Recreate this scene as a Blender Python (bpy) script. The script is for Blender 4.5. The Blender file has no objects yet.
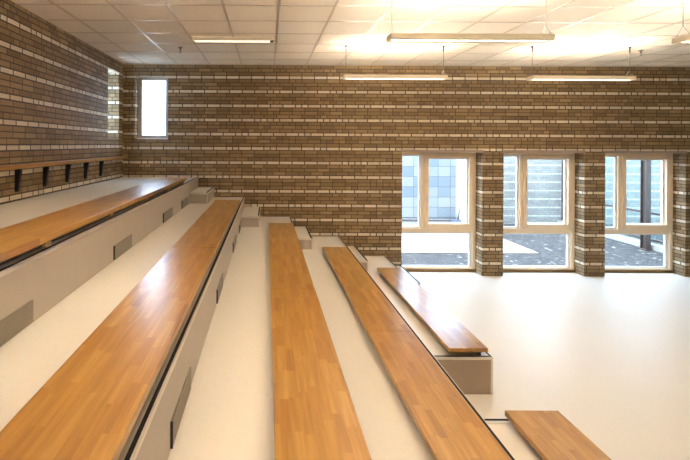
import bpy, bmesh, math, random
from mathutils import Matrix, Vector
random.seed(7)
S = bpy.context.scene
C = S.collection

# ------------------------------------------------------------------ camera, world, exposure
F = 443.0                                   # focal length in pixels of a 690 px wide frame
EYE = 2.42
cam_d = bpy.data.cameras.new('camera')
cam = bpy.data.objects.new('camera', cam_d); C.objects.link(cam)
cam_d.sensor_width = 36.0
cam_d.lens = F / 690 * 36.0
cam_d.shift_x = (345 - 267) / 690
cam_d.shift_y = -(230 - 144.6) / 690
cam_d.clip_start = 0.05
cam.matrix_world = Matrix.Translation((0, 0, EYE)) @ Matrix.Rotation(math.pi / 2, 4, 'X') @ Matrix.Rotation(0.0052, 4, 'Z')
S.camera = cam

SKY = 4.2
LAMP_UP = 40.0
LAMP_DOWN = 13.5
w = bpy.data.worlds.new('overcast_sky'); S.world = w; w.use_nodes = True
bg = w.node_tree.nodes['Background']
bg.inputs['Color'].default_value = (0.60, 0.78, 1.0, 1); bg.inputs['Strength'].default_value = SKY

S.view_settings.view_transform = 'Standard'
S.view_settings.look = 'None'
S.view_settings.gamma = 1.0
S.view_settings.exposure = 1.72
S.view_settings.use_curve_mapping = False
S.cycles.max_bounces = 10
S.cycles.diffuse_bounces = 6
S.cycles.transparent_max_bounces = 12
S.cycles.sample_clamp_indirect = 8.0

# ------------------------------------------------------------------ sizes (metres)
D = 8.24            # inner face of the striped brick wall
XL = -2.683         # inner face of the left wall
XR = 10.6
YN = -3.0
CEIL = 3.91
STEP = 0.36
EDGE = [-1.276, -0.416, 0.445, 1.352, 2.205]     # front edges of the five tiers
TOP = [STEP * (5 - k) for k in range(5)]

# ------------------------------------------------------------------ helpers
def box(bm, x0, x1, y0, y1, z0, z1):
    vs = [bm.verts.new(p) for p in ((x0,y0,z0),(x1,y0,z0),(x1,y1,z0),(x0,y1,z0),(x0,y0,z1),(x1,y0,z1),(x1,y1,z1),(x0,y1,z1))]
    for f in ((3,2,1,0),(4,5,6,7),(0,1,5,4),(1,2,6,5),(2,3,7,6),(3,0,4,7)):
        bm.faces.new([vs[i] for i in f])

def tube(bm, p, q, r, n=10, r2=None):
    p = Vector(p); q = Vector(q); d = q - p
    m = Matrix.Translation((p + q) / 2) @ d.to_track_quat('Z', 'Y').to_matrix().to_4x4()
    bmesh.ops.create_cone(bm, cap_ends=True, segments=n, radius1=r, radius2=r if r2 is None else r2, depth=d.length, matrix=m)

def prism(bm, pts, axis, a0, a1):
    """extrude a 2-D outline along an axis; axis 'y': pts are (x,z); axis 'x': pts are (y,z)"""
    def P(u, v, a): return (u, a, v) if axis == 'y' else (a, u, v)
    A = [bm.verts.new(P(u, v, a0)) for u, v in pts]; B = [bm.verts.new(P(u, v, a1)) for u, v in pts]
    bm.faces.new(A); bm.faces.new(B[::-1])
    n = len(pts)
    for i in range(n):
        bm.faces.new((A[i], B[i], B[(i+1) % n], A[(i+1) % n]))

def obj(name, bm, mat, parent=None, bevel=0.0, origin=None):
    """one mesh object; coordinates are world ones, stored relative to its top-level parent"""
    root = parent
    off = Vector((0, 0, 0))
    while root is not None:
        off += root.location; root = root.parent
    if origin is not None: off = off + Vector(origin)
    bmesh.ops.recalc_face_normals(bm, faces=bm.faces)
    bmesh.ops.translate(bm, verts=bm.verts, vec=-off)
    me = bpy.data.meshes.new(name); bm.to_mesh(me); bm.free()
    me.materials.append(mat)
    o = bpy.data.objects.new(name, me); C.objects.link(o)
    if origin is not None: o.location = Vector(origin)
    if parent is not None: o.parent = parent
    if bevel:
        b = o.modifiers.new('bevel', 'BEVEL'); b.width = bevel; b.segments = 2; b.limit_method = 'ANGLE'
    return o

def bobj(name, boxes, mat, parent=None, bevel=0.0, origin=None):
    bm = bmesh.new()
    for b in boxes: box(bm, *b)
    return obj(name, bm, mat, parent, bevel, origin)

def thing(name, label, cat, loc=(0, 0, 0), group=None):
    o = bpy.data.objects.new(name, None); C.objects.link(o); o.location = loc
    o.empty_display_size = 0.1
    return tag(o, label, cat, group)

def tag(o, label, cat, group=None):
    o['label'] = label; o['category'] = cat
    if group: o['group'] = group
    return o

def struct(o):
    o['kind'] = 'structure'; return o

def dup(root, loc, label):
    r = root.copy(); C.objects.link(r); r.location = loc; r['label'] = label
    for ch in list(root.children):
        c = ch.copy(); C.objects.link(c); c.parent = r
        for g in list(ch.children):
            d = g.copy(); C.objects.link(d); d.parent = c
    return r

# ------------------------------------------------------------------ materials
class NT:
    def __init__(s, name):
        s.m = bpy.data.materials.new(name); s.m.use_nodes = True
        s.t = s.m.node_tree; s.b = s.t.nodes['Principled BSDF']
    def n(s, typ, **kw):
        o = s.t.nodes.new(typ)
        for k, v in kw.items(): setattr(o, k, v)
        return o
    def l(s, a, b): s.t.links.new(a, b)
    def math(s, op, a, b=None, c=None):
        o = s.n('ShaderNodeMath', operation=op)
        for i, v in enumerate((a, b, c)):
            if v is None: continue
            if isinstance(v, (int, float)): o.inputs[i].default_value = v
            else: s.l(v, o.inputs[i])
        return o.outputs[0]
    def xyz(s):
        tc = s.n('ShaderNodeTexCoord'); sp = s.n('ShaderNodeSeparateXYZ'); s.l(tc.outputs['Object'], sp.inputs[0])
        return sp.outputs, tc.outputs['Object']
    def vec(s, x, y, z=0.0):
        o = s.n('ShaderNodeCombineXYZ')
        for i, v in enumerate((x, y, z)):
            if isinstance(v, (int, float)): o.inputs[i].default_value = v
            else: s.l(v, o.inputs[i])
        return o.outputs[0]
    def white(s, v):
        o = s.n('ShaderNodeTexWhiteNoise', noise_dimensions='3D'); s.l(v, o.inputs['Vector']); return o.outputs['Value']
    def noise(s, v, scale, detail=3.0, rough=0.5):
        o = s.n('ShaderNodeTexNoise'); s.l(v, o.inputs['Vector'])
        o.inputs['Scale'].default_value = scale; o.inputs['Detail'].default_value = detail; o.inputs['Roughness'].default_value = rough
        return o.outputs['Fac']
    def ramp(s, f, cols, interp='LINEAR'):
        o = s.n('ShaderNodeValToRGB'); s.l(f, o.inputs[0]); cr = o.color_ramp; cr.interpolation = interp
        while len(cr.elements) < len(cols): cr.elements.new(0.5)
        for e, (p, c) in zip(cr.elements, cols): e.position = p; e.color = (*c, 1)
        return o.outputs[0]
    def mix(s, f, a, b, mode='MIX'):
        o = s.n('ShaderNodeMix', data_type='RGBA', blend_type=mode)
        if isinstance(f, (int, float)): o.inputs[0].default_value = f
        else: s.l(f, o.inputs[0])
        for k, v in ((6, a), (7, b)):
            if isinstance(v, tuple): o.inputs[k].default_value = (*v, 1)
            else: s.l(v, o.inputs[k])
        return o.outputs[2]
    def bump(s, h, strength, dist):
        o = s.n('ShaderNodeBump'); o.inputs['Strength'].default_value = strength; o.inputs['Distance'].default_value = dist
        s.l(h, o.inputs['Height']); s.l(o.outputs[0], s.b.inputs['Normal'])
    def set(s, **kw):
        for k, v in kw.items():
            i = s.b.inputs[k.replace('_', ' ')]
            if isinstance(v, (int, float)): i.default_value = v
            elif isinstance(v, tuple): i.default_value = (*v, 1)
            else: s.l(v, i)

def plain(name, col, rough=0.5, metal=0.0, var=0.06, scale=6.0, **kw):
    a = NT(name); _, co = a.xyz()
    f = a.noise(co, scale, 4.0)
    lo = tuple(c * (1 - var) for c in col); hi = tuple(min(1, c * (1 + var)) for c in col)
    a.set(Base_Color=a.ramp(f, [(0.3, lo), (0.7, hi)]), Roughness=rough, Metallic=metal, **kw)
    return a.m

def emit(name, col, strength):
    a = NT(name); a.set(Base_Color=(0.8, 0.8, 0.8), Emission_Color=col, Emission_Strength=strength); return a.m

def brick(name, dark, cream, joint, z0=0.494):
    a = NT(name); p, co = a.xyz()
    H = 0.0661; L = 0.2335
    u = a.math('ADD', p[0], p[1])
    v = a.math('DIVIDE', a.math('SUBTRACT', p[2], z0 - H / 2 - 40 * H), H)
    course = a.math('FLOOR', v); fv = a.math('FRACT', v)
    isc = a.math('LESS_THAN', a.math('MODULO', a.math('ADD', course, 0.01), 4.0), 0.5)
    r1 = a.white(a.vec(course, 3.7, 1.1))
    off = a.math('MULTIPLY', a.math('FLOOR', a.math('MULTIPLY', r1, 4.0)), 0.25)
    bu = a.math('ADD', a.math('DIVIDE', a.math('ADD', u, 60.0), L), off)
    bid = a.math('FLOOR', bu); fu = a.math('FRACT', bu)
    half = a.math('LESS_THAN', a.white(a.vec(bid, course, 5.3)), 0.18)
    fu2 = a.math('FRACT', a.math('MULTIPLY', bu, 2.0))
    hid = a.math('MULTIPLY', a.math('FLOOR', a.math('MULTIPLY', bu, 2.0)), 0.5)
    iid = a.math('ADD', bid, a.math('MULTIPLY', half, a.math('SUBTRACT', hid, bid)))
    d1 = a.math('MULTIPLY', a.math('MINIMUM', fu, a.math('SUBTRACT', 1.0, fu)), L)
    d2 = a.math('MULTIPLY', a.math('MINIMUM', fu2, a.math('SUBTRACT', 1.0, fu2)), L / 2)
    du = a.math('ADD', d1, a.math('MULTIPLY', half, a.math('SUBTRACT', a.math('MINIMUM', d1, d2), d1)))
    dv = a.math('MULTIPLY', a.math('MINIMUM', fv, a.math('SUBTRACT', 1.0, fv)), H)
    dd = a.math('MINIMUM', du, dv)
    j = a.math('LESS_THAN', dd, a.math('ADD', 0.0060, a.math('MULTIPLY', isc, 0.0030)))
    rid = a.white(a.vec(iid, course, 9.1))
    grain = a.noise(co, 35.0, 5.0, 0.6)
    big = a.noise(co, 0.9, 3.0)
    drop = a.math('GREATER_THAN', a.white(a.vec(iid, course, 2.2)), -1.0)
    isc = a.math('MULTIPLY', isc, drop)
    cd = a.ramp(rid, dark); cc = a.ramp(rid, cream)
    c = a.mix(isc, cd, cc)
    c = a.mix(0.35, c, a.ramp(grain, [(0.3, (0.45, 0.45, 0.45)), (0.7, (1, 1, 1))]), 'MULTIPLY')
    c = a.mix(0.5, c, a.ramp(big, [(0.35, (0.80, 0.78, 0.76)), (0.65, (1, 1, 1))]), 'MULTIPLY')
    c = a.mix(j, c, joint)
    a.set(Base_Color=c, Roughness=0.75)
    a.bump(a.math('ADD', a.math('MINIMUM', a.math('MULTIPLY', dd, 90.0), 1.0), a.math('MULTIPLY', grain, 0.3)), 0.5, 0.006)
    return a.m

def oak(name, W=0.0485, L=0.34, rough=0.22, axis='y', tint=1.0):
    a = NT(name); p, co = a.xyz()
    x, y, z = p[0], p[1], p[2]
    if axis == 'x': x, y = y, x
    row = a.math('FLOOR', a.math('DIVIDE', a.math('ADD', x, 20.0), W))
    sh = a.math('MULTIPLY', a.white(a.vec(row, 1.7, 0.3)), 3.0)
    ln = a.math('ADD', 0.75, a.math('MULTIPLY', a.white(a.vec(row, 4.2, 7.7)), 0.5))
    bv = a.math('ADD', a.math('DIVIDE', a.math('DIVIDE', a.math('ADD', y, 30.0), L), ln), sh)
    sid = a.math('FLOOR', bv)
    rid = a.white(a.vec(row, sid, 8.8))
    fx = a.math('FRACT', a.math('DIVIDE', a.math('ADD', x, 20.0), W))
    fy = a.math('FRACT', bv)
    st = a.vec(a.math('MULTIPLY', x, 45.0), a.math('MULTIPLY', y, 2.5), a.math('ADD', a.math('MULTIPLY', z, 45.0), a.math('MULTIPLY', rid, 50.0)))
    gr = a.noise(st, 1.0, 2.0, 0.5)
    t = tint
    c = a.ramp(rid, [(0.0, (0.36*t, 0.172*t, 0.036*t)), (0.3, (0.42*t, 0.216*t, 0.048*t)), (0.7, (0.45*t, 0.242*t, 0.057*t)), (1.0, (0.50*t, 0.285*t, 0.077*t))])
    c = a.mix(0.55, c, a.ramp(gr, [(0.35, (0.62, 0.52, 0.42)), (0.65, (1, 1, 1))]), 'MULTIPLY')
    jx = a.math('LESS_THAN', a.math('MINIMUM', fx, a.math('SUBTRACT', 1.0, fx)), 0.012)
    jy = a.math('LESS_THAN', a.math('MINIMUM', fy, a.math('SUBTRACT', 1.0, fy)), 0.0025)
    c = a.mix(a.math('MULTIPLY', a.math('MAXIMUM', jx, jy), 0.25), c, (0.2, 0.09, 0.02))
    a.set(Base_Color=c, Roughness=rough + 0.03, Coat_Weight=0.2, Coat_Roughness=rough + 0.03)
    return a.m

def lino(name, col, rough=0.35):
    a = NT(name); _, co = a.xyz()
    f = a.noise(co, 28.0, 6.0, 0.65); g = a.noise(co, 1.2, 3.0)
    c = a.ramp(f, [(0.35, tuple(k * 0.98 for k in col)), (0.65, tuple(min(1, k * 1.015) for k in col))])
    c = a.mix(0.5, c, a.ramp(g, [(0.3, (0.95, 0.94, 0.92)), (0.7, (1, 1, 1))]), 'MULTIPLY')
    a.set(Base_Color=c, Roughness=a.math('ADD', rough, a.math('MULTIPLY', g, 0.1)), Specular_IOR_Level=0.4)
    a.bump(f, 0.03, 0.002)
    return a.m

def glass(name, tint=(1, 1, 1)):
    a = NT(name); a.t.nodes.remove(a.b)
    tr = a.n('ShaderNodeBsdfTransparent'); tr.inputs[0].default_value = (*tint, 1)
    gl = a.n('ShaderNodeBsdfGlossy'); gl.inputs['Roughness'].default_value = 0.02
    lw = a.n('ShaderNodeLayerWeight'); lw.inputs['Blend'].default_value = 0.5
    f = a.math('ADD', 0.03, a.math('MULTIPLY', 0.9, a.math('POWER', lw.outputs['Facing'], 5.0)))
    mx = a.n('ShaderNodeMixShader')
    a.l(f, mx.inputs[0]); a.l(tr.outputs[0], mx.inputs[1]); a.l(gl.outputs[0], mx.inputs[2])
    a.l(mx.outputs[0], a.t.nodes['Material Output'].inputs['Surface'])
    return a.m

DARK = [(0.0, (0.215, 0.138, 0.062)), (0.35, (0.275, 0.180, 0.082)), (0.7, (0.310, 0.206, 0.095)), (1.0, (0.390, 0.267, 0.132))]
CREAM = [(0.0, (0.66, 0.56, 0.40)), (0.5, (0.76, 0.665, 0.49)), (1.0, (0.84, 0.75, 0.57))]
M_brick = brick('striped_brick', DARK, CREAM, (0.056, 0.037, 0.024))
M_brick_left = brick('striped_brick_left', DARK, CREAM, (0.056, 0.037, 0.024), 0.522)
M_brick_out = brick('striped_brick_outdoor', [(0.0, (0.22, 0.20, 0.17)), (1.0, (0.29, 0.265, 0.225))], [(0.0, (0.46, 0.43, 0.38)), (1.0, (0.52, 0.48, 0.43))], (0.17, 0.155, 0.135))
M_oak = oak('oak_staves', rough=0.246)
M_oak_trim = oak('oak_sill', W=0.08, L=1.6, rough=0.6, axis='x', tint=0.6)
M_oak_rail = oak('oak_rail', W=0.05, L=0.5, rough=0.35, tint=1.05)
M_batten = plain('pale_softwood', (0.55, 0.38, 0.20), 0.5)
M_frame = plain('cream_window_wood', (0.86, 0.71, 0.52), 0.5, var=0.0)
M_frame_out = plain('white_window_bead', (0.85, 0.85, 0.86), 0.35, var=0.02)
M_floor = lino('pale_linoleum', (0.77, 0.735, 0.67), 0.38)
M_riser = plain('beige_riser_panel', (0.43, 0.375, 0.315), 0.45, var=0.02)
M_end = plain('taupe_panel', (0.36, 0.275, 0.205), 0.5, var=0.03)
M_stepfront = plain('grey_step_front', (0.42, 0.355, 0.29), 0.5, var=0.02)
M_alu = plain('brushed_aluminium', (0.72, 0.68, 0.62), 0.35, 0.7, var=0.03, scale=40)
M_rubber = plain('black_rubber', (0.012, 0.010, 0.009), 0.7, var=0.2, scale=60, Specular_IOR_Level=0.15)
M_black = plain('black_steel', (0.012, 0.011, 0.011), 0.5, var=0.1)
M_vent = plain('grey_grille', (0.235, 0.20, 0.155), 0.5, 0.0, var=0.04)
M_void = plain('dark_void', (0.03, 0.025, 0.02), 0.8)
M_plaster = plain('warm_plaster', (0.62, 0.56, 0.48), 0.8)
M_tile = plain('mineral_tile', (0.81, 0.735, 0.625), 0.9, var=0.03, scale=30)
M_tbar = plain('ceiling_grid_paint', (0.58, 0.49, 0.39), 0.36, 0.3, var=0.03)
M_lampbody = plain('lamp_aluminium', (0.74, 0.67, 0.54), 0.4, 0.2, var=0.03)
M_wire = plain('steel_wire', (0.14, 0.12, 0.10), 0.4, 0.6)
M_up = emit('fluorescent_uplight', (1.0, 0.89, 0.75), LAMP_UP)
M_down = emit('fluorescent_downlight', (1.0, 0.89, 0.75), LAMP_DOWN)
M_slim = emit('slim_lamp_diffuser', (1.0, 0.82, 0.62), 0.36)
M_glass = glass('clear_pane', (0.97, 0.985, 1.0))
M_glass_wing = glass('aqua_pane', (0.80, 0.90, 0.92))

# ------------------------------------------------------------------ walls, floor, ceiling
def wall_openings(name, axis, face, back, a0, a1, z0, z1, holes, mat):
    """wall along 'x' (face at y) or 'y' (face at x) with rectangular openings and solid reveals"""
    us = sorted({a0, a1, *[h[0] for h in holes], *[h[1] for h in holes]})
    zs = sorted({z0, z1, *[h[2] for h in holes], *[h[3] for h in holes]})
    def solid(i, k):
        if i < 0 or k < 0 or i >= len(us) - 1 or k >= len(zs) - 1: return None
        uc = (us[i] + us[i+1]) / 2; zc = (zs[k] + zs[k+1]) / 2
        return not any(h[0] < uc < h[1] and h[2] < zc < h[3] for h in holes)
    bm = bmesh.new(); cache = {}
    def V(u, d, z):
        key = (round(u, 5), round(d, 5), round(z, 5))
        if key not in cache: cache[key] = bm.verts.new((u, d, z) if axis == 'x' else (d, u, z))
        return cache[key]
    def q(*p): bm.faces.new([V(*t) for t in p])
    for i in range(len(us) - 1):
        for k in range(len(zs) - 1):
            if not solid(i, k): continue
            u0, u1, w0, w1 = us[i], us[i+1], zs[k], zs[k+1]
            q((u0, face, w0), (u1, face, w0), (u1, face, w1), (u0, face, w1))
            q((u0, back, w0), (u0, back, w1), (u1, back, w1), (u1, back, w0))
            if not solid(i-1, k): q((u0, face, w0), (u0, face, w1), (u0, back, w1), (u0, back, w0))
            if not solid(i+1, k): q((u1, face, w0), (u1, back, w0), (u1, back, w1), (u1, face, w1))
            if not solid(i, k-1): q((u0, face, w0), (u0, back, w0), (u1, back, w0), (u1, face, w0))
            if not solid(i, k+1): q((u0, face, w1), (u1, face, w1), (u1, back, w1), (u0, back, w1))
    return struct(obj(name, bm, mat))

WIN = [(2.515, 4.010), (4.402, 5.908), (6.293, 7.79)]
HEAD = 2.29
UP = (-2.446, -1.845, 2.51, 3.68)
LW = (7.46, 8.01, 2.51, 3.70)
wall_openings('wall_back', 'x', D, D + 0.42, XL, XR, 0.0, CEIL, [(a, b, 0.0, HEAD) for a, b in WIN] + [UP], M_brick)
wall_openings('wall_left', 'y', XL, XL - 0.42, YN, D + 0.42, 0.0, CEIL, [LW], M_brick_left)
struct(bobj('wall_right', [(XR, XR + 0.2, YN, D + 0.42, 0, CEIL)], M_plaster))
struct(bobj('wall_front', [(XL - 0.42, XR + 0.2, YN - 0.2, YN, 0, CEIL)], M_plaster))
struct(bobj('floor', [(XL - 0.42, XR + 0.2, YN - 0.2, D + 0.42, -0.2, 0.0)], M_floor))
ceil = struct(bobj('ceiling', [(XL - 0.42, XR + 0.2, YN - 0.2, D + 0.42, CEIL, CEIL + 0.25)], M_tile))
bm = bmesh.new()
x = 0.125 - 0.6 * 4
while x < XR:
    box(bm, x - 0.012, x + 0.012, YN, D, CEIL - 0.005, CEIL); x += 0.6
y = 4.74 - 0.6 * 12
while y < D:
    box(bm, XL, XR, y - 0.012, y + 0.012, CEIL - 0.0045, CEIL); y += 0.6
struct(obj('ceiling_grid', bm, M_tbar, ceil))
struct(bobj('trim_1', [(XL, XR, D - 0.022, D, CEIL - 0.014, CEIL - 0.0055)], M_tbar))

M_lintel = plain('grey_lintel', (0.30, 0.25, 0.21), 0.6)
for i, (a_, b_) in enumerate(WIN):
    struct(bobj('trim_%d' % (i + 2), [(a_ - 0.02, b_ + 0.02, D - 0.004, D - 0.0005, HEAD, HEAD + 0.05)], M_lintel))

# ------------------------------------------------------------------ windows
def fr(name, x0, x1, z0, z1, y0, y1, wl, wr, wb, wt, mat, parent):
    return bobj(name, [(x0, x0 + wl, y0, y1, z0, z1), (x1 - wr, x1, y0, y1, z0, z1),
                       (x0 + wl, x1 - wr, y0, y1, z0, z0 + wb), (x0 + wl, x1 - wr, y0, y1, z1 - wt, z1)], mat, parent, 0.004)

def portal(name, loc, rot, sx, sy):
    l = bpy.data.lights.new(name, 'AREA'); l.shape = 'RECTANGLE'; l.size = sx; l.size_y = sy
    l.cycles.is_portal = True
    o = bpy.data.objects.new(name, l); C.objects.link(o); o.location = loc; o.rotation_euler = rot
    return o

def big_window(n, X0, X1, label):
    y0, y1 = D + 0.25, D + 0.34
    e = 0.002
    a, b = X0 + e, X1 - e
    px = a + 0.440                             # left edge of the mullion post
    boxes = [(a, a + 0.07, y0, y1, 0.05, HEAD - e), (b - 0.058, b, y0, y1, 0.05, HEAD - e),
             (a + 0.07, b - 0.058, y0, y1, HEAD - 0.05, HEAD - e), (a + 0.07, b - 0.058, y0, y1, 0.05, 0.085),
             (a + 0.07, b - 0.058, y0, y1, 0.745, 0.832), (px, px + 0.068, y0, y1, 0.832, HEAD - 0.05)]
    w_ = bobj('window_%d' % n, boxes, M_frame, None, 0.004); struct(w_)
    w_['label'] = label
    # opening sash
    s0, s1, t0, t1 = px + 0.066, b - 0.056, 0.835, HEAD - 0.048
    sash = fr('window_sash', s0, s1, t0, t1, y0 - 0.018, y1 - 0.03, 0.078, 0.078, 0.085, 0.07, M_frame, w_)
    fr('glazing_bead', s0 + 0.078, s1 - 0.078, t0 + 0.085, t1 - 0.07, y1 - 0.05, y1 - 0.004, 0.018, 0.032, 0.016, 0.016, M_frame_out, sash)
    bobj('pane', [(s0 + 0.09, s1 - 0.09, y1 - 0.03, y1 - 0.024, t0 + 0.09, t1 - 0.08)], M_glass, sash)
    bm = bmesh.new()
    box(bm, s0 + 0.028, s0 + 0.050, y0 - 0.026, y0 - 0.018, 1.35, 1.47)
    tube(bm, (s0 + 0.039, y0 - 0.026, 1.44), (s0 + 0.039, y0 - 0.065, 1.44), 0.009)
    box(bm, s0 + 0.030, s0 + 0.048, y0 - 0.075, y0 - 0.060, 1.33, 1.45)
    obj('handle', bm, M_alu, sash, 0.002)
    # narrow fixed light and low fixed light
    fr('glazing_bead', a + 0.07, px, 0.832, HEAD - 0.05, y1 - 0.05, y1 - 0.004, 0.02, 0.028, 0.03, 0.03, M_frame_out, w_)
    bobj('pane', [(a + 0.075, px - 0.005, y1 - 0.03, y1 - 0.024, 0.84, HEAD - 0.055)], M_glass, w_)
    fr('glazing_bead', a + 0.07, b - 0.058, 0.085, 0.745, y1 - 0.05, y1 - 0.004, 0.02, 0.05, 0.02, 0.02, M_frame_out, w_)
    bobj('pane', [(a + 0.075, b - 0.063, y1 - 0.03, y1 - 0.024, 0.09, 0.74)], M_glass, w_)
    bobj('window_sill', [(a, b, D + 0.232, y1, 0.002, 0.048)], M_oak_trim, w_, 0.003)
    portal('window_portal', ((a + b) / 2, D + 0.45, HEAD / 2), (-math.pi / 2, 0, 0), b - a, HEAD)

big_window(1, *WIN[0], 'tall three-light window nearest the benches, pale panel facade outside')
big_window(2, *WIN[1], 'middle tall three-light window between the two brick piers')
big_window(3, *WIN[2], 'rightmost tall three-light window with a brown steel column outside')

def small_window(n, axis, u0, u1, z0, z1, d0, d1, label):
    e = 0.002
    def B(ua, ub, da, db, za, zb): return (ua, ub, da, db, za, zb) if axis == 'x' else (min(da, db), max(da, db), ua, ub, za, zb)
    f = 0.075; a, b, c, d = u0 + e, u1 - e, z0 + e, z1 - e
    w_ = bobj('window_%d' % n, [B(a, a + f, d0, d1, c, d), B(b - f, b, d0, d1, c, d), B(a + f, b - f, d0, d1, c, c + f), B(a + f, b - f, d0, d1, d - 0.05, d)],
              plain('grey_window_frame', (0.50, 0.46, 0.43), 0.4), None, 0.004)
    struct(w_); w_['label'] = label
    m = (d0 + d1) / 2
    bobj('pane', [B(a + f, b - f, m - 0.003, m + 0.003, c + f, d - 0.05)], M_glass, w_)
    bobj('window_sill', [B(a, b, d0 - (0.06 if axis == 'x' else -0.06), d0, c, c + 0.02)], M_frame_out, w_)
small_window(4, 'x', *UP, D + 0.14, D + 0.21, 'small window high in the striped wall above the top tier')
small_window(5, 'y', *LW, XL - 0.30, XL - 0.36, 'narrow window high in the left wall by the corner')
portal('window_portal', ((UP[0] + UP[1]) / 2, D + 0.45, (UP[2] + UP[3]) / 2), (-math.pi / 2, 0, 0), UP[1] - UP[0], UP[3] - UP[2])
portal('window_portal', (XL - 0.45, (LW[0] + LW[1]) / 2, (LW[2] + LW[3]) / 2), (0, -math.pi / 2, 0), LW[3] - LW[2], LW[1] - LW[0])

# ------------------------------------------------------------------ stepped seating tiers
G0, G1 = 3.34, 4.31                       # gap in the lowest tier
YB = D - 0.002
def nosing(parent, edge, z, y0, y1, far=None, near=None):
    """metal edge profile with a black anti-slip insert along the front edge, returned along a free end"""
    prof = [(edge - 0.058, y0, y1)]
    bx_, gr_ = [], []
    ya = y0 + (0.058 if near else 0); yb = y1 - (0.058 if far else 0)
    bx_.append((edge - 0.058, edge + 0.004, y0, y1, z, z + 0.003))
    bx_.append((edge, edge + 0.004, y0, y1, z - 0.022, z))
    gr_.append((edge - 0.020, edge - 0.004, y0 + (0.006 if near else 0), y1 - (0.006 if far else 0), z + 0.003, z + 0.0055))
    for on, ye, s in ((near, y0, 1), (far, y1, -1)):
        if not on: continue
        x0 = on
        yy = sorted((ye, ye + s * 0.058)); lip = sorted((ye, ye - s * 0.004)); g = sorted((ye + s * 0.006, ye + s * 0.024))
        bx_.append((x0, edge - 0.058, yy[0], yy[1], z, z + 0.003))
        bx_.append((x0, edge + 0.004, lip[0], lip[1], z - 0.022, z + 0.003))
        gr_.append((x0, edge - 0.026, g[0], g[1], z + 0.003, z + 0.0055))
    n = bobj('nosing', bx_, M_alu, parent)
    n['label'] = 'metal edge strip'
    g = bobj('grip_strip', gr_, M_rubber, n); g['label'] = 'black anti-slip strip'
    return n

def vent(parent, edge, z, y0, y1):
    h0, h1 = z + 0.012, z + 0.128
    v = bobj('vent_grille', [(edge + 0.001, edge + 0.010, y0 + 0.006, y1, h0, h1)], M_vent, parent)
    v['label'] = 'grey ventilation grille'
    bm = bmesh.new()
    k = h0 + 0.012
    while k < h1 - 0.008:
        box(bm, edge + 0.010, edge + 0.012, y0 + 0.03, y1 - 0.02, k, k + 0.007); k += 0.016
    obj('louvre', bm, M_vent, v)
    bobj('end_cap', [(edge + 0.001, edge + 0.0125, y0, y0 + 0.006, h0, h1)], M_void, v)

VENTS = [(1.93, 2.41), (3.69, 4.17), (5.44, 5.98), (6.63, 7.15)]
tier_labels = ['topmost wide seating tier against the left brick wall with shelf',
               'second seating tier from the top, below the grilled upper riser',
               'middle seating tier whose oak bench runs straight toward the viewer',
               'fourth seating tier from the top, behind the two short benches',
               'lowest seating tier beside the striped wall, ending in a taupe panel',
               'near piece of the lowest tier at the bottom right edge']
def tier(idx, k, y0, y1, far=False, near=False):
    x0 = XL + 0.002 if k == 0 else EDGE[k-1] + 0.026 if False else (EDGE[k-1] + 0.0005 if k else 0)
    e, z = EDGE[k], TOP[k]
    t = thing('seating_tier', tier_labels[idx], 'platform', ((x0 + e) / 2, y0, 0), 'stepped seating tiers')
    zb = TOP[k+1] if k < 4 else 0.0
    bobj('platform', [(x0, e - 0.014, y0 + (0.014 if near else 0), y1 - (0.014 if far else 0), 0.001, z)], M_floor, t)
    p = bobj('riser_panel', [(e - 0.014, e, y0 + (0.014 if near else 0), y1 - (0.014 if far else 0), max(zb, 0.001), z)], M_riser, t)
    if near:
        q = bobj('end_panel', [(x0 + 0.001, e, y0, y0 + 0.014, 0.001, z)], M_end, t); q['label'] = 'taupe end panel'
        q2 = bobj('corner_trim', [(e - 0.016, e + 0.003, y0 - 0.003, y0, 0.001, z - 0.022)], M_alu, t); q2['label'] = 'metal corner strip'
    if far: bobj('end_panel', [(x0 + 0.001, e, y1 - 0.014, y1, 0.001, z)], M_end, t)
    nosing(t, e, z, y0, y1, x0 + 0.001 if far else None, x0 + 0.001 if near else None)
    if k < 2:
        for a, b in VENTS: vent(t, e, zb, a, b)
    return t
for k in range(4): tier(k, k, YN + 0.01, YB)
tier(4, 4, G1, YB, near=True)
tier(5, 4, YN + 0.01, G0, far=True)

# half-height steps of the aisle along the striped wall
sb_labels = ['highest half step of the aisle, beside the top tier riser',
             'half step on the middle tier, beside the second riser by the wall',
             'half step on the fourth tier, right of the long middle bench end',
             'half step on the lowest tier, behind the fourth bench end',
             'half step on the floor by the first tall window, behind the short bench']
for k in range(5):
    x0 = EDGE[k] + 0.0065; x1 = x0 + 0.293
    zb = (TOP[k+1] if k < 4 else 0.0) + 0.0006
    zt = zb + 0.18; y0 = 7.32 if k == 0 else 7.20
    t = thing('aisle_step', sb_labels[k], 'step', ((x0 + x1) / 2, y0, zb), 'half steps of the aisle')
    bobj('tread', [(x0, x1, y0, YB, zt - 0.03, zt)], M_floor, t)
    bobj('step_body', [(x0, x1 - 0.002, y0 + 0.004, YB, zb, zt - 0.03)], M_stepfront, t)
    p = bobj('front_trim', [(x0, x1, y0 - 0.003, y0, zt - 0.02, zt + 0.002), (x1 - 0.012, x1, y0 - 0.003, y0 + 0.004, zb, zt - 0.02)], M_alu, t)
    n = bobj('nosing', [(x1 - 0.05, x1 + 0.003, y0, YB, zt, zt + 0.002), (x1, x1 + 0.003, y0, YB, zt - 0.02, zt)], M_alu, t)
    bobj('grip_strip', [(x1 - 0.026, x1 - 0.002, y0 + 0.002, YB, zt + 0.002, zt + 0.005)], M_rubber, n)

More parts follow.
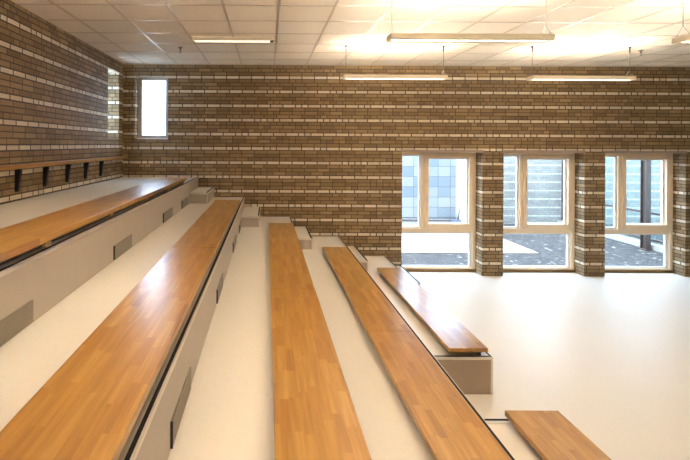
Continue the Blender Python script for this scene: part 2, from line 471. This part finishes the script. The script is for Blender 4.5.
# ------------------------------------------------------------------ oak benches
bench_labels = ['oak bench plank on the topmost tier below the wall shelf',
                'glossy oak bench on the second tier with the bright window reflection',
                'oak bench running straight down the middle of the picture',
                'fourth long oak bench from the left, cut off at the bottom edge',
                'shorter oak bench ending above the taupe panel, washed out by daylight',
                'short oak bench end at the bottom right corner']
def bench(i, k, x0, x1, spans, batt0):
    z = TOP[k] + 0.0036
    t = thing('bench', bench_labels[i], 'bench', ((x0 + x1) / 2, spans[0][0], z), 'oak benches on the tiers')
    for a, b in spans:
        o = bobj('seat_board', [(x0, x1, a, b, z + 0.042, z + 0.082)], M_oak, t, 0.004, ((0, 0, random.uniform(0, .0))))
    y = batt0
    xe = x1 - 0.032
    r_ = bobj('gap_shade_strip', [(x1 - 0.075, x1 - 0.062, spans[-1][0] + 0.02, spans[0][1] - 0.02, z + 0.001, z + 0.0418)], M_black, t); r_['label'] = 'black strip for the shade under the seat'  # black strip put in as the shade of the gap below the seat
    while y > spans[-1][0] + 0.05:
        bobj('batten', [(x0 + 0.03, x1 - 0.0755, y - 0.03, y + 0.03, z, z + 0.042), (x1 - 0.0615, xe, y - 0.03, y + 0.03, z, z + 0.042)], M_batten, t); y -= 1.08
YE = 0.35
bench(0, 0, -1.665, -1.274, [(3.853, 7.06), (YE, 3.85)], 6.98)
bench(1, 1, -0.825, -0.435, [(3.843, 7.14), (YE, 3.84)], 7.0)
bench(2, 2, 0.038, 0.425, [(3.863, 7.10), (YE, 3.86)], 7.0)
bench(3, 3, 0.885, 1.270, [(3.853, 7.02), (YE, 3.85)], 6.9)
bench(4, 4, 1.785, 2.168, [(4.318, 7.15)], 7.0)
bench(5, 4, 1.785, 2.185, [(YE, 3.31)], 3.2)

# ------------------------------------------------------------------ wall shelf
t = thing('wall_shelf', 'narrow oak shelf rail on black brackets along the left wall', 'shelf', (XL, D, 2.15))
bobj('shelf_board', [(XL + 0.001, XL + 0.095, 0.4, D - 0.004, 2.150, 2.194)], M_oak_rail, t, 0.003)
y = 7.11
while y > 0.6:
    bm = bmesh.new()
    prism(bm, [(XL + 0.001, 2.149), (XL + 0.062, 2.149), (XL + 0.060, 2.12), (XL + 0.034, 1.905), (XL + 0.001, 1.905)], 'y', y - 0.02, y + 0.02)
    obj('bracket', bm, M_black, t)
    y -= 0.595

# ------------------------------------------------------------------ pendant lamps
def make_pendant(x, y, label):
    L, W = 1.52, 0.165
    zb, zt = 3.407, 3.460
    t = thing('pendant_lamp', label, 'lamp', (x + L / 2, y + W / 2, zb), 'pendant strip lamps')
    c = 0.03
    bobj('housing', [(x, x + L, y, y + 0.012, zb, zt), (x, x + L, y + W - 0.012, y + W, zb, zt),
                     (x, x + c, y + 0.012, y + W - 0.012, zb, zt), (x + L - c, x + L, y + 0.012, y + W - 0.012, zb, zt),
                     (x + c, x + L - c, y + 0.012, y + 0.058, zb + 0.002, zb + 0.008), (x + c, x + L - c, y + W - 0.058, y + W - 0.012, zb + 0.002, zb + 0.008),
                     (x + c, x + L - c, y + 0.056, y + 0.058, zb + 0.008, zb + 0.038), (x + c, x + L - c, y + W - 0.058, y + W - 0.056, zb + 0.008, zb + 0.038),
                     (x + c, x + L - c, y + 0.058, y + W - 0.058, zb + 0.036, zb + 0.038)], M_lampbody, t, 0.003)
    d = bobj('diffuser', [(x + c + 0.01, x + L - c - 0.01, y + 0.059, y + W - 0.059, zb + 0.033, zb + 0.0355)], M_down, t); d['label'] = 'glowing lower strip'
    bm = bmesh.new()
    for yy in (y + 0.055, y + W - 0.055): tube(bm, (x + 0.05, yy, zb + 0.0485), (x + L - 0.05, yy, zb + 0.0485), 0.009, 10)
    u = obj('tube', bm, M_up, t); u['label'] = 'lit fluorescent tubes'
    for wx in (x + 0.032, x + L - 0.032):
        bm = bmesh.new(); yc = y + W / 2
        tube(bm, (wx, yc, zt + 0.10), (wx, yc, CEIL - 0.006), 0.0032, 6)
        tube(bm, (wx, yc, zt + 0.10), (wx, y + 0.006, zt), 0.0014, 6); tube(bm, (wx, yc, zt + 0.10), (wx, y + W - 0.006, zt), 0.0014, 6)
        wv = obj('suspension_wire', bm, M_wire, t)
        bm = bmesh.new()
        tube(bm, (wx, yc, CEIL - 0.09), (wx, yc, CEIL - 0.02), 0.008, 8); tube(bm, (wx, yc, CEIL - 0.02), (wx, yc, CEIL - 0.0055), 0.02, 10)
        obj('wire_grip', bm, M_black, wv)
    return t
X1, X2, X3 = 1.14, 3.92, 6.70
Y1, Y2, Y3 = 6.53, 4.10, 1.67
p0 = make_pendant(X1, Y1, 'pendant strip lamp left of the two hanging against the striped wall')
for lx, ly, lb in ((X2, Y1, 'pendant strip lamp right of the two hanging against the striped wall'),
                   (X1, Y2, 'largest pendant strip lamp, nearest the viewer at top centre'),
                   (X2 - 0.03, Y2, 'pendant strip lamp cut off by the right edge of the picture'),
                   (X1, Y3, 'added unseen strip lamp above the near benches'),  # unseen lamp added to light the near benches
                   (-1.90, 2.60, 'added unseen fill lamp above the topmost tier bench'),  # added out-of-frame fill that brightens the left wall
                   (-0.60, 1.67, 'added unseen fill lamp above the second tier bench'),  # second fill lamp added out of frame for the left side
                   (X1, Y3 - 2.43, 'added unseen strip lamp behind the viewer in the middle')):  # unseen lamp added behind the camera for more light
    dup(p0, (lx + 0.76, ly + 0.0825, 3.407), lb)

t = thing('slim_ceiling_lamp', 'slim strip lamp fixed flat to the ceiling over the upper tiers', 'lamp', (-0.47, 6.2, CEIL - 0.005))
bobj('housing', [(-1.045, 0.105, 6.11, 6.13, CEIL - 0.05, CEIL - 0.006), (-1.045, 0.105, 6.27, 6.29, CEIL - 0.05, CEIL - 0.006),
                 (-1.045, -1.02, 6.13, 6.27, CEIL - 0.05, CEIL - 0.006), (0.08, 0.105, 6.13, 6.27, CEIL - 0.05, CEIL - 0.006)], M_lampbody, t, 0.002)
bobj('diffuser', [(-1.02, 0.035, 6.13, 6.27, CEIL - 0.046, CEIL - 0.02)], M_slim, t)
bobj('end_cap', [(0.035, 0.08, 6.13, 6.27, CEIL - 0.046, CEIL - 0.02)], M_black, t)

def sprinkler(x, y, label):
    t = thing('sprinkler_head', label, 'sprinkler', (x, y, CEIL), 'ceiling sprinkler heads')
    bm = bmesh.new(); tube(bm, (x, y, CEIL - 0.012), (x, y, CEIL - 0.0055), 0.035, 16); obj('rosette', bm, M_wire, t)
    bm = bmesh.new(); tube(bm, (x, y, CEIL - 0.05), (x, y, CEIL - 0.012), 0.012, 10)
    tube(bm, (x - 0.012, y, CEIL - 0.05), (x - 0.004, y, CEIL - 0.085), 0.003, 6); tube(bm, (x + 0.012, y, CEIL - 0.05), (x + 0.004, y, CEIL - 0.085), 0.003, 6)
    obj('sprinkler_body', bm, M_wire, t)
    bm = bmesh.new(); tube(bm, (x, y, CEIL - 0.089), (x, y, CEIL - 0.085), 0.017, 12); obj('deflector', bm, M_wire, t)
sprinkler(-1.336, 6.79, 'small sprinkler head on the ceiling left of the slim lamp')
sprinkler(5.76, 6.83, 'small sprinkler head on the ceiling above the right pendant lamp')

# ------------------------------------------------------------------ courtyard outside the windows
a = NT('dark_gravel'); _, co = a.xyz()
vo = a.n('ShaderNodeTexVoronoi'); a.l(co, vo.inputs['Vector']); vo.inputs['Scale'].default_value = 16.0
f2 = a.noise(co, 3.0, 6.0, 0.7)
g = a.ramp(vo.outputs['Color'], [(0.0, (0.022, 0.018, 0.016)), (0.55, (0.052, 0.042, 0.036)), (0.84, (0.09, 0.074, 0.062)), (0.93, (0.36, 0.33, 0.28))])
g = a.mix(0.7, g, a.ramp(f2, [(0.35, (0.55, 0.52, 0.52)), (0.65, (1, 1, 1))]), 'MULTIPLY')
a.set(Base_Color=g, Roughness=0.9); a.bump(vo.outputs['Distance'], 0.8, 0.03)
M_gravel = a.m
M_slab = plain('pale_concrete', (0.42, 0.395, 0.35), 0.8, var=0.03)
M_steel_brown = plain('brown_steel', (0.085, 0.058, 0.048), 0.5)
a = NT('pale_facade_panels'); p, co = a.xyz()
cx = a.math('FLOOR', a.math('DIVIDE', p[0], 0.36)); cz = a.math('FLOOR', a.math('DIVIDE', p[2], 0.30))
rid = a.white(a.vec(cx, cz, 0.5))
fx = a.math('FRACT', a.math('DIVIDE', p[0], 0.36)); fz = a.math('FRACT', a.math('DIVIDE', p[2], 0.30))
jj = a.math('MAXIMUM', a.math('LESS_THAN', fx, 0.035), a.math('LESS_THAN', fz, 0.04))
a.set(Base_Color=a.mix(jj, a.ramp(rid, [(0.0, (0.155, 0.185, 0.21)), (0.5, (0.23, 0.24, 0.245)), (1.0, (0.29, 0.285, 0.27))]), (0.07, 0.08, 0.09)), Roughness=0.3)
M_panels = a.m

struct(bobj('ground', [(-9, 18, D + 0.43, 22, -0.25, -0.02)], M_gravel))
tag(bobj('paving_slab', [(0.5, 6.15, 10.0, 12.95, -0.0195, 0.005)], M_slab), 'pale concrete terrace seen through the low panes of the windows', 'paving')
t = thing('panel_facade', 'pale blue panelled facade seen through the window nearest the benches', 'building', (2.5, 13.2, 0))
bobj('cladding', [(-1.0, 5.55, 13.0, 13.3, 0.30, 2.45)], M_panels, t)
bobj('plinth', [(-1.0, 5.55, 13.02, 13.3, -0.019, 0.20)], M_slab, t)
bobj('base_rail', [(-1.0, 5.55, 12.985, 13.3, 0.20, 0.225), (-1.0, 5.55, 12.985, 13.3, 0.275, 0.299)], M_steel_brown, t)
bobj('corner_post', [(5.552, 5.85, 13.0, 13.3, -0.019, 2.45)], M_slab, t)
tag(bobj('garden_wall', [(5.9, 15.0, 13.9, 14.2, -0.0195, 2.45)], M_brick_out), 'pale striped brick wall across the courtyard behind the middle window', 'wall')
t = thing('planter', 'small dark grey planter box at the corner of the panelled facade', 'planter', (5.45, 12.8, 0.005))
bm = bmesh.new(); prism(bm, [(5.34, 0.006), (5.52, 0.006), (5.54, 0.30), (5.32, 0.30)], 'y', 12.60, 12.82)
obj('pot', bm, plain('grey_planter', (0.12, 0.13, 0.16), 0.6), t)
bm = bmesh.new(); tube(bm, (5.50, 12.72, 0.30), (5.54, 12.72, 0.62), 0.02, 8, 0.006); tube(bm, (5.47, 12.70, 0.30), (5.44, 12.70, 0.5), 0.012, 8, 0.004)
obj('stem', bm, M_steel_brown, t)
t = thing('glazed_wing', 'aqua glazed side wing with horizontal rails seen in the rightmost window', 'building', (9.2, 11.0, 0))
bobj('kerb', [(9.08, 9.30, 8.80, 13.85, -0.019, 0.10)], M_slab, t)
bm = bmesh.new()
for z_ in (0.16, 0.80, 2.45): box(bm, 9.20, 9.26, 8.80, 13.85, z_, z_ + 0.05)
obj('rail', bm, M_steel_brown, t)
bm = bmesh.new()
for y_ in (8.80, 12.2, 13.79): box(bm, 9.21, 9.25, y_, y_ + 0.06, 0.10, 2.5)
obj('mullion', bm, M_steel_brown, t)
bobj('pane', [(9.225, 9.233, 8.86, 13.79, 0.10, 2.5)], M_glass_wing, t)
t = thing('steel_column', 'brown steel column standing outside the rightmost window', 'column', (9.0, 10.5, 0))
bobj('shaft', [(8.92, 9.04, 10.42, 10.43, 0.0, 2.6), (8.92, 9.04, 10.57, 10.58, 0.0, 2.6), (8.975, 8.985, 10.43, 10.57, 0.0, 2.6)], M_steel_brown, t)
bobj('base_plate', [(8.88, 9.045, 10.38, 10.62, -0.019, -0.001)], M_steel_brown, t)
